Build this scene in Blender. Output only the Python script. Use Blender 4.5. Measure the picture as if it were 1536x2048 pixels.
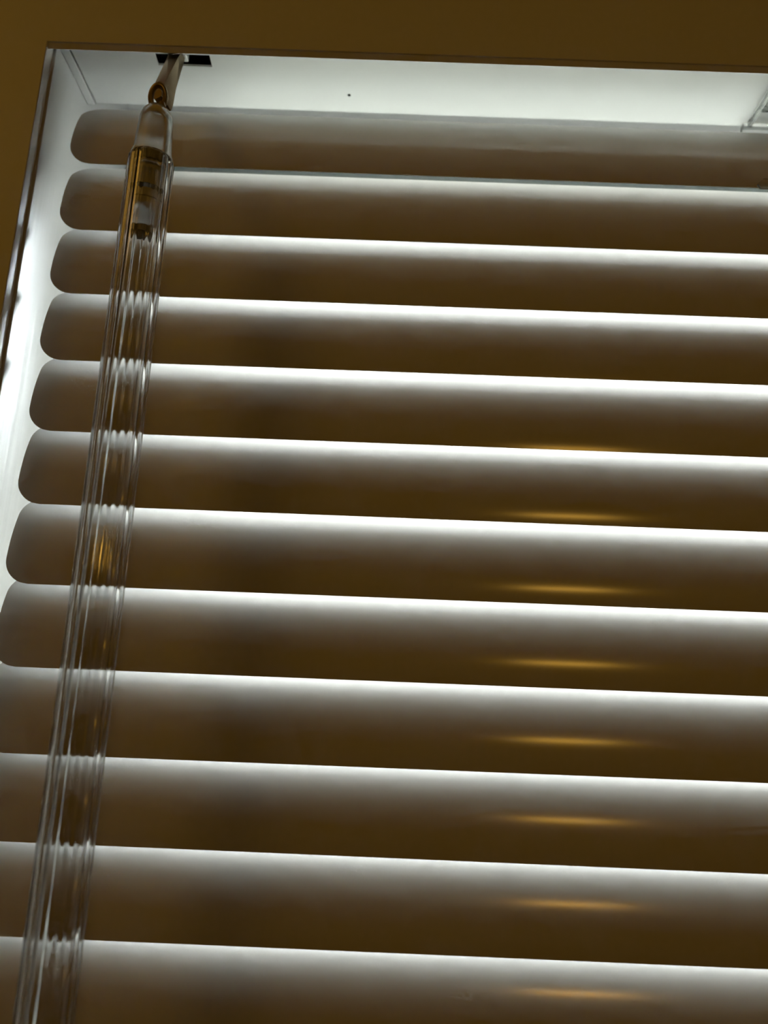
import bpy, bmesh, math
from mathutils import Vector, Matrix

for o in list(bpy.data.objects):
    bpy.data.objects.remove(o)
scene = bpy.context.scene
col = scene.collection
MM = 0.001

# ------------------------------------------------------------------ camera
F_PX = 1538.0
PITCH, YAW, ROLL = math.radians(13.289), math.radians(-0.387), math.radians(2.300)
CAM_POS = Vector((0.09549, -0.19076, -0.14323))
fw = Vector((math.sin(YAW) * math.cos(PITCH), math.cos(YAW) * math.cos(PITCH), math.sin(PITCH)))
rt = Vector((math.cos(YAW), -math.sin(YAW), 0.0))
up = rt.cross(fw)
r2 = rt * math.cos(ROLL) + up * math.sin(ROLL)
u2 = -rt * math.sin(ROLL) + up * math.cos(ROLL)
cam_data = bpy.data.cameras.new('camera')
cam = bpy.data.objects.new('camera', cam_data)
col.objects.link(cam)
m = Matrix((r2, u2, -fw)).transposed().to_4x4()
m.translation = CAM_POS
cam.matrix_world = m
cam_data.sensor_fit = 'VERTICAL'
cam_data.sensor_height = 36.0
cam_data.sensor_width = 27.0
cam_data.lens = F_PX / 2048.0 * 36.0
cam_data.clip_start = 0.004
cam_data.clip_end = 200.0
cam_data.dof.use_dof = True
cam_data.dof.focus_distance = 0.193
cam_data.dof.aperture_fstop = 11.0
scene.camera = cam

# ------------------------------------------------------------------ world
world = bpy.data.worlds.new('overcast_sky')
scene.world = world
world.use_nodes = True
bg = world.node_tree.nodes['Background']
SKY = 106.0
# overcast sky: zenith three times as bright as the horizon
wn = world.node_tree
g = wn.nodes.new('ShaderNodeTexCoord')
sx = wn.nodes.new('ShaderNodeSeparateXYZ')
wn.links.new(g.outputs['Generated'], sx.inputs[0])
mr = wn.nodes.new('ShaderNodeMapRange')
mr.inputs['From Min'].default_value = 0.0
mr.inputs['From Max'].default_value = 1.0
mr.inputs['To Min'].default_value = SKY / 3.0
mr.inputs['To Max'].default_value = SKY
wn.links.new(sx.outputs['Z'], mr.inputs['Value'])
wn.links.new(mr.outputs['Result'], bg.inputs['Strength'])
bg.inputs['Color'].default_value = (0.91, 0.955, 1.0, 1)

# ------------------------------------------------------------------ room lamp and added fill light
WARM = (1.0, 0.535, 0.08)

def area_lamp(name, loc, target, sx, sy, power):
    d = bpy.data.lights.new(name, 'AREA')
    d.shape = 'RECTANGLE'
    d.size, d.size_y = sx, sy
    d.energy = power
    d.color = WARM
    o = bpy.data.objects.new(name, d)
    col.objects.link(o)
    o.location = loc
    o.rotation_euler = (Vector(target) - Vector(loc)).to_track_quat('-Z', 'Y').to_euler()
    return o

area_lamp('bar_lamp', (0.485, -1.46, 0.115), (0.14, 0, -0.14), 0.17, 0.05, 0.58)

def point_lamp(name, loc, radius, power):
    d = bpy.data.lights.new(name, 'POINT')
    d.shadow_soft_size = radius
    d.energy = power
    d.color = WARM
    o = bpy.data.objects.new(name, d)
    col.objects.link(o)
    o.location = loc
    return o

point_lamp('added_warm_fill', (-0.45, -0.43, 0.40), 0.10, 1.1)  # unseen fill light, added to brighten the surround and upper left slats

scene.view_settings.view_transform = 'Standard'
scene.view_settings.look = 'None'
scene.view_settings.gamma = 1.0
scene.view_settings.use_curve_mapping = False
scene.view_settings.exposure = 0.0
scene.cycles.use_adaptive_sampling = True
scene.cycles.adaptive_threshold = 0.06
scene.cycles.max_bounces = 7
scene.cycles.diffuse_bounces = 3
scene.cycles.glossy_bounces = 3
scene.cycles.transmission_bounces = 8

# ------------------------------------------------------------------ materials
def principled(name, base, rough=0.5, metallic=0.0, spec=0.5, bump=None, transmission=0.0, ior=1.45, tint=None, coat=0.0):
    mt = bpy.data.materials.new(name)
    mt.use_nodes = True
    nt = mt.node_tree
    b = nt.nodes['Principled BSDF']
    b.inputs['Base Color'].default_value = (*base, 1)
    b.inputs['Roughness'].default_value = rough
    b.inputs['Metallic'].default_value = metallic
    b.inputs['Specular IOR Level'].default_value = spec
    b.inputs['IOR'].default_value = ior
    b.inputs['Transmission Weight'].default_value = transmission
    b.inputs['Coat Weight'].default_value = coat
    tc = nt.nodes.new('ShaderNodeTexCoord')
    if tint:
        scale, amount = tint
        mp = nt.nodes.new('ShaderNodeMapping')
        mp.inputs['Scale'].default_value = scale
        n = nt.nodes.new('ShaderNodeTexNoise')
        n.inputs['Scale'].default_value = 1.0
        n.inputs['Detail'].default_value = 1.0
        nt.links.new(tc.outputs['Object'], mp.inputs['Vector'])
        nt.links.new(mp.outputs['Vector'], n.inputs['Vector'])
        mx = nt.nodes.new('ShaderNodeMix')
        mx.data_type = 'RGBA'
        mx.inputs['A'].default_value = (*[c * (1 - amount) for c in base], 1)
        mx.inputs['B'].default_value = (*[min(1, c * (1 + amount)) for c in base], 1)
        nt.links.new(n.outputs['Fac'], mx.inputs['Factor'])
        nt.links.new(mx.outputs['Result'], b.inputs['Base Color'])
    if bump:
        scale, strength, dist = bump
        mp = nt.nodes.new('ShaderNodeMapping')
        mp.inputs['Scale'].default_value = scale
        n = nt.nodes.new('ShaderNodeTexNoise')
        n.inputs['Scale'].default_value = 1.0
        n.inputs['Detail'].default_value = 1.0
        bp = nt.nodes.new('ShaderNodeBump')
        bp.inputs['Strength'].default_value = strength
        bp.inputs['Distance'].default_value = dist
        nt.links.new(tc.outputs['Object'], mp.inputs['Vector'])
        nt.links.new(mp.outputs['Vector'], n.inputs['Vector'])
        nt.links.new(n.outputs['Fac'], bp.inputs['Height'])
        nt.links.new(bp.outputs['Normal'], b.inputs['Normal'])
    return mt

M_SLAT = principled('white_enamel_slat', (0.76, 0.75, 0.735), 0.155, spec=0.65, tint=((30, 30, 30), 0.015))
M_RAIL = principled('white_enamel_rail', (0.62, 0.615, 0.60), 0.35, tint=((40, 40, 40), 0.015))
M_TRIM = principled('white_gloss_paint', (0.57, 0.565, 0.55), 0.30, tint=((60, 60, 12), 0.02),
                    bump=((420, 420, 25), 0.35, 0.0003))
M_CASE = principled('white_casing_paint', (0.87, 0.86, 0.82), 0.42, tint=((12, 12, 12), 0.015))
M_ROOM = principled('room_paint', (0.72, 0.68, 0.60), 0.7, tint=((3, 3, 3), 0.03))
M_FLOOR = principled('room_floor', (0.20, 0.13, 0.08), 0.5, tint=((2, 25, 2), 0.2))
M_GROUND = principled('grass_ground', (0.085, 0.088, 0.07), 0.9, tint=((2, 2, 2), 0.15))
M_OUT = principled('sky_blocker_grey', (0.22, 0.21, 0.19), 0.9, tint=((3, 3, 3), 0.1))
M_ACRYLIC = principled('clear_acrylic', (0.97, 0.97, 0.96), 0.06, transmission=1.0, ior=1.49)
M_CLEAR = principled('clear_plastic', (0.96, 0.96, 0.94), 0.20, transmission=1.0, ior=1.46)
M_METAL = principled('zinc_metal', (0.40, 0.32, 0.20), 0.36, metallic=1.0, bump=((300, 300, 300), 0.1, 0.0002))
M_FRAME = principled('grey_window_frame', (0.20, 0.215, 0.20), 0.45, tint=((20, 20, 20), 0.05))
M_BLACK = principled('black_plastic', (0.012, 0.013, 0.012), 0.5)
M_CORD = principled('white_cord', (0.75, 0.74, 0.70), 0.8, bump=((900, 900, 900), 0.3, 0.0002))

def glass_mat():
    mt = bpy.data.materials.new('window_glass')
    mt.use_nodes = True
    nt = mt.node_tree
    nt.nodes.clear()
    out = nt.nodes.new('ShaderNodeOutputMaterial')
    tr = nt.nodes.new('ShaderNodeBsdfTransparent')
    tr.inputs['Color'].default_value = (0.95, 0.97, 0.96, 1)
    gl = nt.nodes.new('ShaderNodeBsdfGlossy')
    gl.inputs['Roughness'].default_value = 0.02
    fr = nt.nodes.new('ShaderNodeFresnel')
    fr.inputs['IOR'].default_value = 1.5
    mx = nt.nodes.new('ShaderNodeMixShader')
    nt.links.new(fr.outputs[0], mx.inputs[0])
    nt.links.new(tr.outputs[0], mx.inputs[1])
    nt.links.new(gl.outputs[0], mx.inputs[2])
    nt.links.new(mx.outputs[0], out.inputs['Surface'])
    return mt
M_GLASS = glass_mat()

# ------------------------------------------------------------------ helpers
def link(name, bm, mat, parent=None, smooth=False, angle=None):
    me = bpy.data.meshes.new(name)
    bmesh.ops.recalc_face_normals(bm, faces=bm.faces)
    bm.to_mesh(me)
    bm.free()
    me.materials.append(mat)
    if smooth:
        for p in me.polygons:
            p.use_smooth = True
        if angle is not None:
            me.set_sharp_from_angle(angle=math.radians(angle))
    o = bpy.data.objects.new(name, me)
    col.objects.link(o)
    if parent:
        o.parent = parent
    return o

def box(bm, x0, x1, y0, y1, z0, z1, bevel=0.0, seg=2):
    vs = [bm.verts.new((x, y, z)) for x in (x0, x1) for y in (y0, y1) for z in (z0, z1)]
    fs = []
    for idx in ((0, 1, 3, 2), (4, 6, 7, 5), (0, 4, 5, 1), (2, 3, 7, 6), (0, 2, 6, 4), (1, 5, 7, 3)):
        fs.append(bm.faces.new([vs[i] for i in idx]))
    if bevel:
        es = {e for f in fs for e in f.edges}
        bmesh.ops.bevel(bm, geom=list(es), offset=bevel, segments=seg, affect='EDGES', profile=0.5)

def loft(bm, rings, closed=True, cap=False):
    vr = [[bm.verts.new(p) for p in ring] for ring in rings]
    n = len(vr[0])
    for a, b in zip(vr, vr[1:]):
        for i in range(n if closed else n - 1):
            j = (i + 1) % n
            bm.faces.new((a[i], a[j], b[j], b[i]))
    if cap:
        bm.faces.new(vr[0])
        bm.faces.new(vr[-1])
    return vr

def revolve(bm, prof, cx, cy, n=48, close=False):
    rings = [[(cx + r * math.cos(2 * math.pi * k / n), cy + r * math.sin(2 * math.pi * k / n), z)
              for k in range(n)] for r, z in prof]
    if close:
        rings.append(rings[0])
        vr = [[bm.verts.new(p) for p in ring] for ring in rings[:-1]]
        vr.append(vr[0])
        for a, b in zip(vr, vr[1:]):
            for i in range(n):
                j = (i + 1) % n
                bm.faces.new((a[i], a[j], b[j], b[i]))
    else:
        loft(bm, rings, cap=True)

def sweep(bm, pts, radii, n=10, twist=0.0):
    rings = []
    pts = [Vector(p) for p in pts]
    ref = Vector((1, 0, 0))
    for i, p in enumerate(pts):
        d = (pts[min(i + 1, len(pts) - 1)] - pts[max(i - 1, 0)]).normalized()
        a = (ref - d * ref.dot(d)).normalized()
        b = d.cross(a)
        ra, rb = radii[i] if isinstance(radii[i], tuple) else (radii[i], radii[i])
        t0 = twist * i / max(1, len(pts) - 1)
        rings.append([p + a * ra * math.cos(2 * math.pi * k / n + t0) + b * rb * math.sin(2 * math.pi * k / n + t0)
                      for k in range(n)])
    loft(bm, rings, cap=True)

def tag(o, label, cat, group=None):
    o['label'] = label
    o['category'] = cat
    if group:
        o['group'] = group

def struct(name, bm, mat, label=None, cat=None, parent=None, **k):
    o = link(name, bm, mat, parent, **k)
    if not parent:
        o['kind'] = 'structure'
        if label:
            o['label'] = label
            o['category'] = cat
    return o

# ------------------------------------------------------------------ setting
OX0, OX1 = -0.0054, 0.6054          # opening of the casing
OZ0, OZ1 = -0.500, 0.0311
YF, YS = -0.0109, -0.0070           # casing front, back of its thin lip
JX0, JX1 = -0.0046, 0.6046          # jamb faces
YO = 0.075                          # outer end of the jamb
SOFFIT = 0.0602

# casing / wall face: one mitred ring with a rounded inner edge
bm = bmesh.new()
prof = [(1.45, YS), (1.45, YF)]
R = 0.0003
prof += [(R * (1 - math.sin(a)), YF + R * (1 - math.cos(a))) for a in [k * math.pi / 2 / 5 for k in range(6)]]
prof += [(0.0, YF + 0.0010), (0.0, YS)]
rings = []
for e, y in prof:
    rings.append([(OX0 - min(e, 1.1), y, OZ0 - min(e, 0.8)), (OX1 + min(e, 1.0), y, OZ0 - min(e, 0.8)),
                  (OX1 + min(e, 1.0), y, OZ1 + min(e, 1.07)), (OX0 - min(e, 1.1), y, OZ1 + min(e, 1.07))])
# the head of the lip is chamfered: its lower edge stands back from the front face
for r, dz in ((-2, -0.0015), (-1, 0.0012)):
    for k in (2, 3):
        x, y, z = rings[r][k]
        rings[r][k] = (x, y, z + dz)
rings.append(rings[0])
loft(bm, rings)
struct('wall_front', bm, M_CASE, 'white painted window surround framing the recessed blind', 'wall')

# jamb boards lining the recess
bm = bmesh.new(); box(bm, JX0 - 0.03, JX0, YS, YO, OZ0, 0.09, 0.0002)
struct('trim_1', bm, M_TRIM, 'white painted jamb board to the left of the blind', 'trim')
bm = bmesh.new(); box(bm, JX1, JX1 + 0.03, YS, YO, OZ0, 0.09, 0.0002)
struct('trim_2', bm, M_TRIM, 'white painted jamb board at the far right end of the blind', 'trim')
bm = bmesh.new(); box(bm, JX0, JX1, YS, YO, SOFFIT, 0.09, 0.0002)
struct('trim_3', bm, M_TRIM, 'white painted head board above the headrail', 'trim')
bm = bmesh.new(); box(bm, JX0 - 0.03, JX1 + 0.03, YS, YO + 0.03, OZ0 - 0.025, OZ0, 0.0002)
struct('trim_4', bm, M_TRIM, 'white painted sill board below the blind', 'trim')

# window behind the blind
win = bpy.data.objects.new('window_1', None); col.objects.link(win)
win.location = (0.3, 0.064, OZ0)
win['kind'] = 'structure'
win['label'] = 'dark framed window behind the slats letting in daylight'
win['category'] = 'window'
def local(bm, o):
    bmesh.ops.translate(bm, verts=bm.verts, vec=-Vector(o.location))
FW, RW = 0.030, 0.033
for nm, b in (('frame_stile', (JX0, JX0 + FW, 0.052, 0.075, OZ0, SOFFIT)),
              ('frame_stile', (JX1 - FW, JX1, 0.052, 0.075, OZ0, SOFFIT)),
              ('frame_rail', (JX0 + FW, JX1 - FW, 0.052, 0.075, SOFFIT - RW, SOFFIT)),
              ('frame_rail', (JX0 + FW, JX1 - FW, 0.052, 0.075, OZ0, OZ0 + FW))):
    bm = bmesh.new(); box(bm, *b, 0.001); local(bm, win)
    link(nm, bm, M_FRAME, win)
bm = bmesh.new(); box(bm, JX0 + FW, JX1 - FW, 0.062, 0.066, OZ0 + FW, SOFFIT - RW); local(bm, win)
link('pane', bm, M_GLASS, win)

# the room behind the camera
RX0, RX1, RY0, RZ0, RZ1 = -1.1, 1.6, -2.6, -1.28, 1.08
bm = bmesh.new(); box(bm, RX0 - 0.1, RX1 + 0.1, RY0 - 0.1, YF, RZ0 - 0.1, RZ0)
struct('floor', bm, M_FLOOR, 'dark floor of the room', 'floor')
bm = bmesh.new(); box(bm, RX0 - 0.1, RX1 + 0.1, RY0 - 0.1, YF, RZ1, RZ1 + 0.1)
struct('ceiling', bm, M_ROOM, 'pale ceiling of the room', 'ceiling')
bm = bmesh.new(); box(bm, RX0 - 0.1, RX0, RY0, YF, RZ0, RZ1)
struct('wall_left', bm, M_ROOM, 'pale wall to the left of the window', 'wall')
bm = bmesh.new(); box(bm, RX1, RX1 + 0.1, RY0, YF, RZ0, RZ1)
struct('wall_right', bm, M_ROOM, 'pale wall to the right of the window', 'wall')
bm = bmesh.new(); box(bm, RX0, RX1, RY0 - 0.1, RY0, RZ0, RZ1)
struct('wall_back', bm, M_ROOM, 'pale wall opposite the window', 'wall')
bm = bmesh.new(); box(bm, -15, 15, 0.20, 30, -1.6, -1.5)
struct('ground', bm, M_GROUND, 'grass ground outside the window', 'ground')

bm = bmesh.new(); box(bm, -14, 14, 4.0, 4.3, -1.5, 1.2)  # unseen wall, added to hold back low skylight from jamb and headrail
struct('added_sky_blocker', bm, M_OUT, 'added grey wall outside, blocking low sky light', 'wall')

# ------------------------------------------------------------------ blind
BX0, BX1 = 0.0, 0.600
blind = bpy.data.objects.new('window_blind', None); col.objects.link(blind)
tag(blind, 'white metal venetian blind with closed slats, filling the window recess', 'blind')

# headrail: open channel with a slot for the tilter in its underside
HZ, HY0, HY1, HT, HTOP = 0.0341, -0.0058, 0.0158, 0.0007, 0.0585
HX0, HX1 = -0.0015, 0.6015
SX0, SX1, SY0, SY1 = 0.0226, 0.0385, -0.0048, -0.0006
bm = bmesh.new()
xs = [HX0, SX0, SX1, HX1]; ys = [HY0 + 0.0003, SY0, SY1, HY1 - 0.0003]
grid = {}
for zi, z in enumerate((HZ, HZ + HT)):
    for i, x in enumerate(xs):
        for j, y in enumerate(ys):
            grid[i, j, zi] = bm.verts.new((x, y, z))
for i in range(3):
    for j in range(3):
        if (i, j) == (1, 1):
            continue
        for zi in (0, 1):
            bm.faces.new([grid[i, j, zi], grid[i + 1, j, zi], grid[i + 1, j + 1, zi], grid[i, j + 1, zi]])
for a, b in (((1, 1), (2, 1)), ((2, 1), (2, 2)), ((2, 2), (1, 2)), ((1, 2), (1, 1))):
    bm.faces.new([grid[(*a, 0)], grid[(*b, 0)], grid[(*b, 1)], grid[(*a, 1)]])
box(bm, HX0, HX1, HY0, HY0 + HT, HZ + 0.0002, HTOP, 0.0002, 1)
box(bm, HX0, HX1, HY1 - HT, HY1, HZ + 0.0002, HTOP, 0.0002, 1)
box(bm, HX0, HX1, HY0 + HT, HY0 + 0.004, HTOP - HT, HTOP)
box(bm, HX0, HX1, HY1 - 0.004, HY1 - HT, HTOP - HT, HTOP)
headrail = link('headrail', bm, M_RAIL, blind)
bm = bmesh.new(); box(bm, 0.018, 0.044, HY0 + 0.0012, 0.010, HZ + 0.0045, HZ + 0.021, 0.0006)
link('tilter_housing', bm, M_BLACK, headrail)['label'] = 'black plastic tilter housing inside the slot'
bm = bmesh.new(); box(bm, 0.0304, 0.0318, -0.0046, -0.0018, HZ + 0.0002, HZ + 0.0042, 0.0003)
link('tilter_tab', bm, M_RAIL, headrail)['label'] = 'small white tab inside the dark slot'
bm = bmesh.new()
revolve(bm, [(0.0005, HZ - 0.0001), (0.0003, HZ - 0.0002)], 0.0784, 0.0085, 10)
link('paint_speck', bm, M_BLACK, headrail)['label'] = 'tiny dark speck on the underside'
for x0, x1 in ((JX0 + 0.0001, HX0 - 0.0005), (HX1 + 0.0005, JX1 - 0.0001)):
    bm = bmesh.new(); box(bm, x0, x1, HY0 - 0.0003, HY1 + 0.0003, HZ - 0.0002, HTOP + 0.001, 0.0003)
    link('end_bracket', bm, M_RAIL, blind)

# slats: thin curved strips with rounded corners, crown towards the room
ARC = 0.025
HALF = math.radians(20.0)
RAD = ARC / 2 / HALF
CHORD = 2 * RAD * math.sin(HALF)
TH = 0.00022
CR = 0.0062
bm = bmesh.new()
NS = 30
sv = [0.5 * (1 - math.cos(math.pi * k / NS)) for k in range(NS + 1)]
sv = [0.35 * k / NS + 0.65 * s for k, s in enumerate(sv)]
layers = []
for off in (0.0, TH):
    rows = []
    for s in sv:
        a = -HALF + 2 * HALF * s
        rr = RAD - off
        z = CHORD / 2 + rr * math.sin(a)
        y = -(rr * math.cos(a)) + RAD * math.cos(HALF)
        d = min(s, 1 - s) * ARC
        ins = CR - math.sqrt(max(0, CR * CR - (CR - d) ** 2)) if d < CR else 0.0
        xs_ = [BX0 + ins] + [BX0 + 0.0065 + (BX1 - BX0 - 0.013) * k / 8 for k in range(9)] + [BX1 - ins]
        rows.append([bm.verts.new((x, y, z)) for x in xs_])
    layers.append(rows)
NC = 11
for rows in layers:
    for a, b in zip(rows, rows[1:]):
        for i in range(NC - 1):
            bm.faces.new((a[i], a[i + 1], b[i + 1], b[i]))
A, B = layers
for k in range(NS):
    for i in (0, NC - 1):
        bm.faces.new((A[k][i], A[k + 1][i], B[k + 1][i], B[k][i]))
for k in (0, NS):
    for i in range(NC - 1):
        bm.faces.new((A[k][i], A[k][i + 1], B[k][i + 1], B[k][i]))
slat0 = link('slat', bm, M_SLAT, blind, smooth=True, angle=40)

# bottom edge heights (mm) at x = 40 mm and x = 175 mm, and tilt in degrees
SLATS = [(0.56, 0.14, 15.2), (-20.67, -20.67, 13.2), (-40.22, -40.13, 13.6), (-59.82, -59.59, 14.0),
         (-79.83, -79.72, 14.0), (-99.55, -99.56, 14.0), (-120.07, -120.0, 14.2), (-140.34, -140.3, 14.0),
         (-160.38, -160.2, 14.1), (-179.93, -180.1, 13.9), (-199.76, -199.84, 14.0), (-219.9, -219.95, 14.0)]
while len(SLATS) < 23:
    SLATS.append((-20.0 * len(SLATS), -20.0 * len(SLATS), 14.0))
for i, (za, zb, t) in enumerate(SLATS):
    o = slat0
    if i:
        o = slat0.copy()
        col.objects.link(o)
        o.parent = blind
    slope = (zb - za) / 135.0
    if i == 0:
        slope *= 0.4
    o.rotation_euler = (-math.radians(t), -slope, 0)
    o.location = (0, 0, (za - slope * 40.0) * MM)

# bottom rail
bm = bmesh.new(); box(bm, BX0, BX1, -0.007, 0.014, -0.478, -0.468, 0.003, 3)
link('bottom_rail', bm, M_RAIL, blind)

# ladder cords with rungs, where the clear guides sit
GX = 0.2102
for gx in (GX, 0.48):
    bm = bmesh.new()
    for y in (-0.0022, 0.0085):
        sweep(bm, [(gx, y, HZ), (gx, y, -0.47)], [0.0005, 0.0005], 6)
    for za, zb, t in SLATS:
        z = (za + (zb - za) * (gx * 1000 - 40) / 135) * MM
        sweep(bm, [(gx, -0.0022, z - 0.0006), (gx, 0.0085, z - 0.0002)], [0.0003, 0.0003], 5)
    link('ladder_cord', bm, M_CORD, blind)
    # clear plastic cord guide under the headrail
    x0, x1 = gx - 0.0082, gx + 0.0082
    bm = bmesh.new()
    box(bm, x0, x0 + 0.0012, -0.0050, 0.0138, HZ - 0.0022, HZ - 0.0001, 0.0003)
    box(bm, x1 - 0.0012, x1, -0.0050, 0.0138, HZ - 0.0022, HZ - 0.0001, 0.0003)
    box(bm, x0 + 0.0012, x1 - 0.0012, -0.0050, -0.0038, HZ - 0.0022, HZ - 0.0001, 0.0003)
    box(bm, x0 + 0.0012, x1 - 0.0012, 0.0066, 0.0076, HZ - 0.0020, HZ - 0.0001, 0.0003)
    box(bm, x0 + 0.0012, x1 - 0.0012, -0.0038, 0.0138, HZ - 0.0007, HZ - 0.0001, 0.0002)
    box(bm, x0 - 0.0012, x1 + 0.0012, 0.0138, 0.0165, HZ - 0.0024, HZ - 0.0002, 0.0006)
    g = link('cord_guide', bm, M_CLEAR, headrail)
    g['label'] = 'clear plastic cord guide under the headrail'
    bm = bmesh.new()
    revolve(bm, [(0.0044, HZ - 0.0001), (0.0044, HZ - 0.0020), (0.0041, HZ - 0.0024), (0.0034, HZ - 0.0024),
                 (0.0031, HZ - 0.0020), (0.0031, HZ - 0.0001)], gx, 0.0018, 32, close=True)
    link('guide_boss', bm, M_CLEAR, g, smooth=True, angle=40)
    # clear clip holding the ladder at the lower edge of the top slat
    bm = bmesh.new()
    hx = 0.0148
    pts = [(-hx, 0.0), (-hx + 0.0018, 0.0018), (hx - 0.0018, 0.0018), (hx, 0.0), (hx - 0.0008, -0.0012), (-hx + 0.0008, -0.0012)]
    loft(bm, [[(gx + a, y, 0.0001 + b) for a, b in pts] for y in (-0.0021, -0.0014)], cap=True)
    c = link('slat_clip', bm, M_CLEAR, blind)
    c['label'] = 'clear plastic clip on the lower edge of the top slat'

# tilt hook: twisted metal strap out of the slot, ending in an eye
bm = bmesh.new()
def mmv(*p):
    return [Vector(v) * MM for v in p]
loft(bm, [mmv((26.2, -3.6, 36.0), (30.2, -3.9, 36.0), (30.9, -2.6, 36.0), (27.0, -1.4, 36.0)),
          mmv((26.7, -5.2, 33.0), (30.4, -5.7, 33.2), (31.3, -4.2, 32.6), (27.4, -3.0, 32.6)),
          mmv((28.0, -15.0, 15.5), (31.2, -15.9, 16.0), (33.4, -14.2, 14.0), (29.6, -13.2, 14.4)),
          mmv((28.5, -19.2, 8.0), (31.6, -20.2, 8.6), (34.6, -18.4, 5.2), (30.6, -17.4, 6.4)),
          mmv((30.4, -20.6, 4.8), (32.3, -21.2, 5.4), (34.8, -20.0, 2.0), (32.2, -19.2, 2.8))], cap=True)
hook = link('tilt_hook', bm, M_METAL, blind)
hook['label'] = 'twisted grey metal tilt hook coming out of the dark slot'
bm = bmesh.new()
n, k2 = 28, 10
ctr = Vector((0.0318, -0.0220, 0.0042))
ax = Vector((1, 0.15, 0)).normalized(); az = Vector((0.12, -0.42, 0.9)).normalized()
rings = []
for a in range(n):
    t = 2 * math.pi * a / n
    d = ax * math.cos(t) * 0.0018 + az * math.sin(t) * 0.0029
    nrm = d.normalized(); bn = ax.cross(az).normalized()
    rings.append([bm.verts.new(ctr + d + nrm * 0.0008 * math.cos(2 * math.pi * b / k2) + bn * 0.0010 * math.sin(2 * math.pi * b / k2)) for b in range(k2)])
for a in range(n):
    for b in range(k2):
        bm.faces.new((rings[a][b], rings[(a + 1) % n][b], rings[(a + 1) % n][(b + 1) % k2], rings[a][(b + 1) % k2]))
link('eye', bm, M_METAL, hook, smooth=True)
WX, WY = 0.0332, -0.0250
bm = bmesh.new()
sweep(bm, [(0.0330, -0.0222, 0.0022), (0.0341, -0.0236, -0.0008), (0.0352, -0.0246, -0.0034), (0.0360, -0.0250, -0.0070), (0.0360, -0.0250, -0.0160)],
      [0.0008, 0.0008, 0.0006, 0.0006, 0.0005], 10)
link('hook_leg', bm, M_METAL, hook, smooth=True, angle=50)

# ------------------------------------------------------------------ wand
wand = bpy.data.objects.new('tilt_wand', None); col.objects.link(wand)
wand.location = (WX, WY, -0.42)
tag(wand, 'clear fluted acrylic tilt wand hanging from the metal hook', 'wand')
def wlink(name, bm, mat, parent=wand, **k):
    local(bm, wand)
    return link(name, bm, mat, parent, **k)
# fluted hollow tube
bm = bmesh.new()
n, nf = 160, 20
def tube_ring(z, sc=1.0):
    return [(WX + math.cos(2 * math.pi * k / n) * sc * (0.00545 + 0.00013 * math.cos(nf * 2 * math.pi * k / n)),
             WY + math.sin(2 * math.pi * k / n) * sc * (0.00545 + 0.00013 * math.cos(nf * 2 * math.pi * k / n)), z) for k in range(n)]
def bore_ring(z, sc=1.0):
    return [(WX + math.cos(2 * math.pi * k / n) * 0.0044 * sc, WY + math.sin(2 * math.pi * k / n) * 0.0044 * sc, z) for k in range(n)]
rs = [tube_ring(-0.0170, 0.96), tube_ring(-0.0175), tube_ring(-0.0180), tube_ring(-0.4180), tube_ring(-0.4190), tube_ring(-0.42, 0.95), bore_ring(-0.42), bore_ring(-0.418), bore_ring(-0.0180), bore_ring(-0.0170)]
vr = [[bm.verts.new(p) for p in r] for r in rs]
vr.append(vr[0])
for a, b in zip(vr, vr[1:]):
    for i in range(n):
        j = (i + 1) % n
        bm.faces.new((a[i], a[j], b[j], b[i]))
wlink('tube', bm, M_ACRYLIC, smooth=True, angle=50)
# connector: domed hollow cap with a collar
bm = bmesh.new()
revolve(bm, [(0.0018, -0.0018), (0.0027, -0.0022), (0.0036, -0.0034), (0.0041, -0.0052), (0.0047, -0.0152), (0.0051, -0.0158),
             (0.0052, -0.0168), (0.0040, -0.0168), (0.0039, -0.0160), (0.0034, -0.0064), (0.0028, -0.0044), (0.0018, -0.0032)], WX, WY, 64, close=True)
cap = wlink('connector_cap', bm, M_CLEAR, smooth=True, angle=35)
# stepped plug inside the tube
bm = bmesh.new()
revolve(bm, [(0.0037, -0.0163), (0.0042, -0.0170), (0.0042, -0.0262), (0.0033, -0.0268), (0.0032, -0.0330), (0.0035, -0.0336),
             (0.0034, -0.0368), (0.0024, -0.0378)], WX, WY, 48)
wlink('plug', bm, M_CLEAR, smooth=True, angle=35)
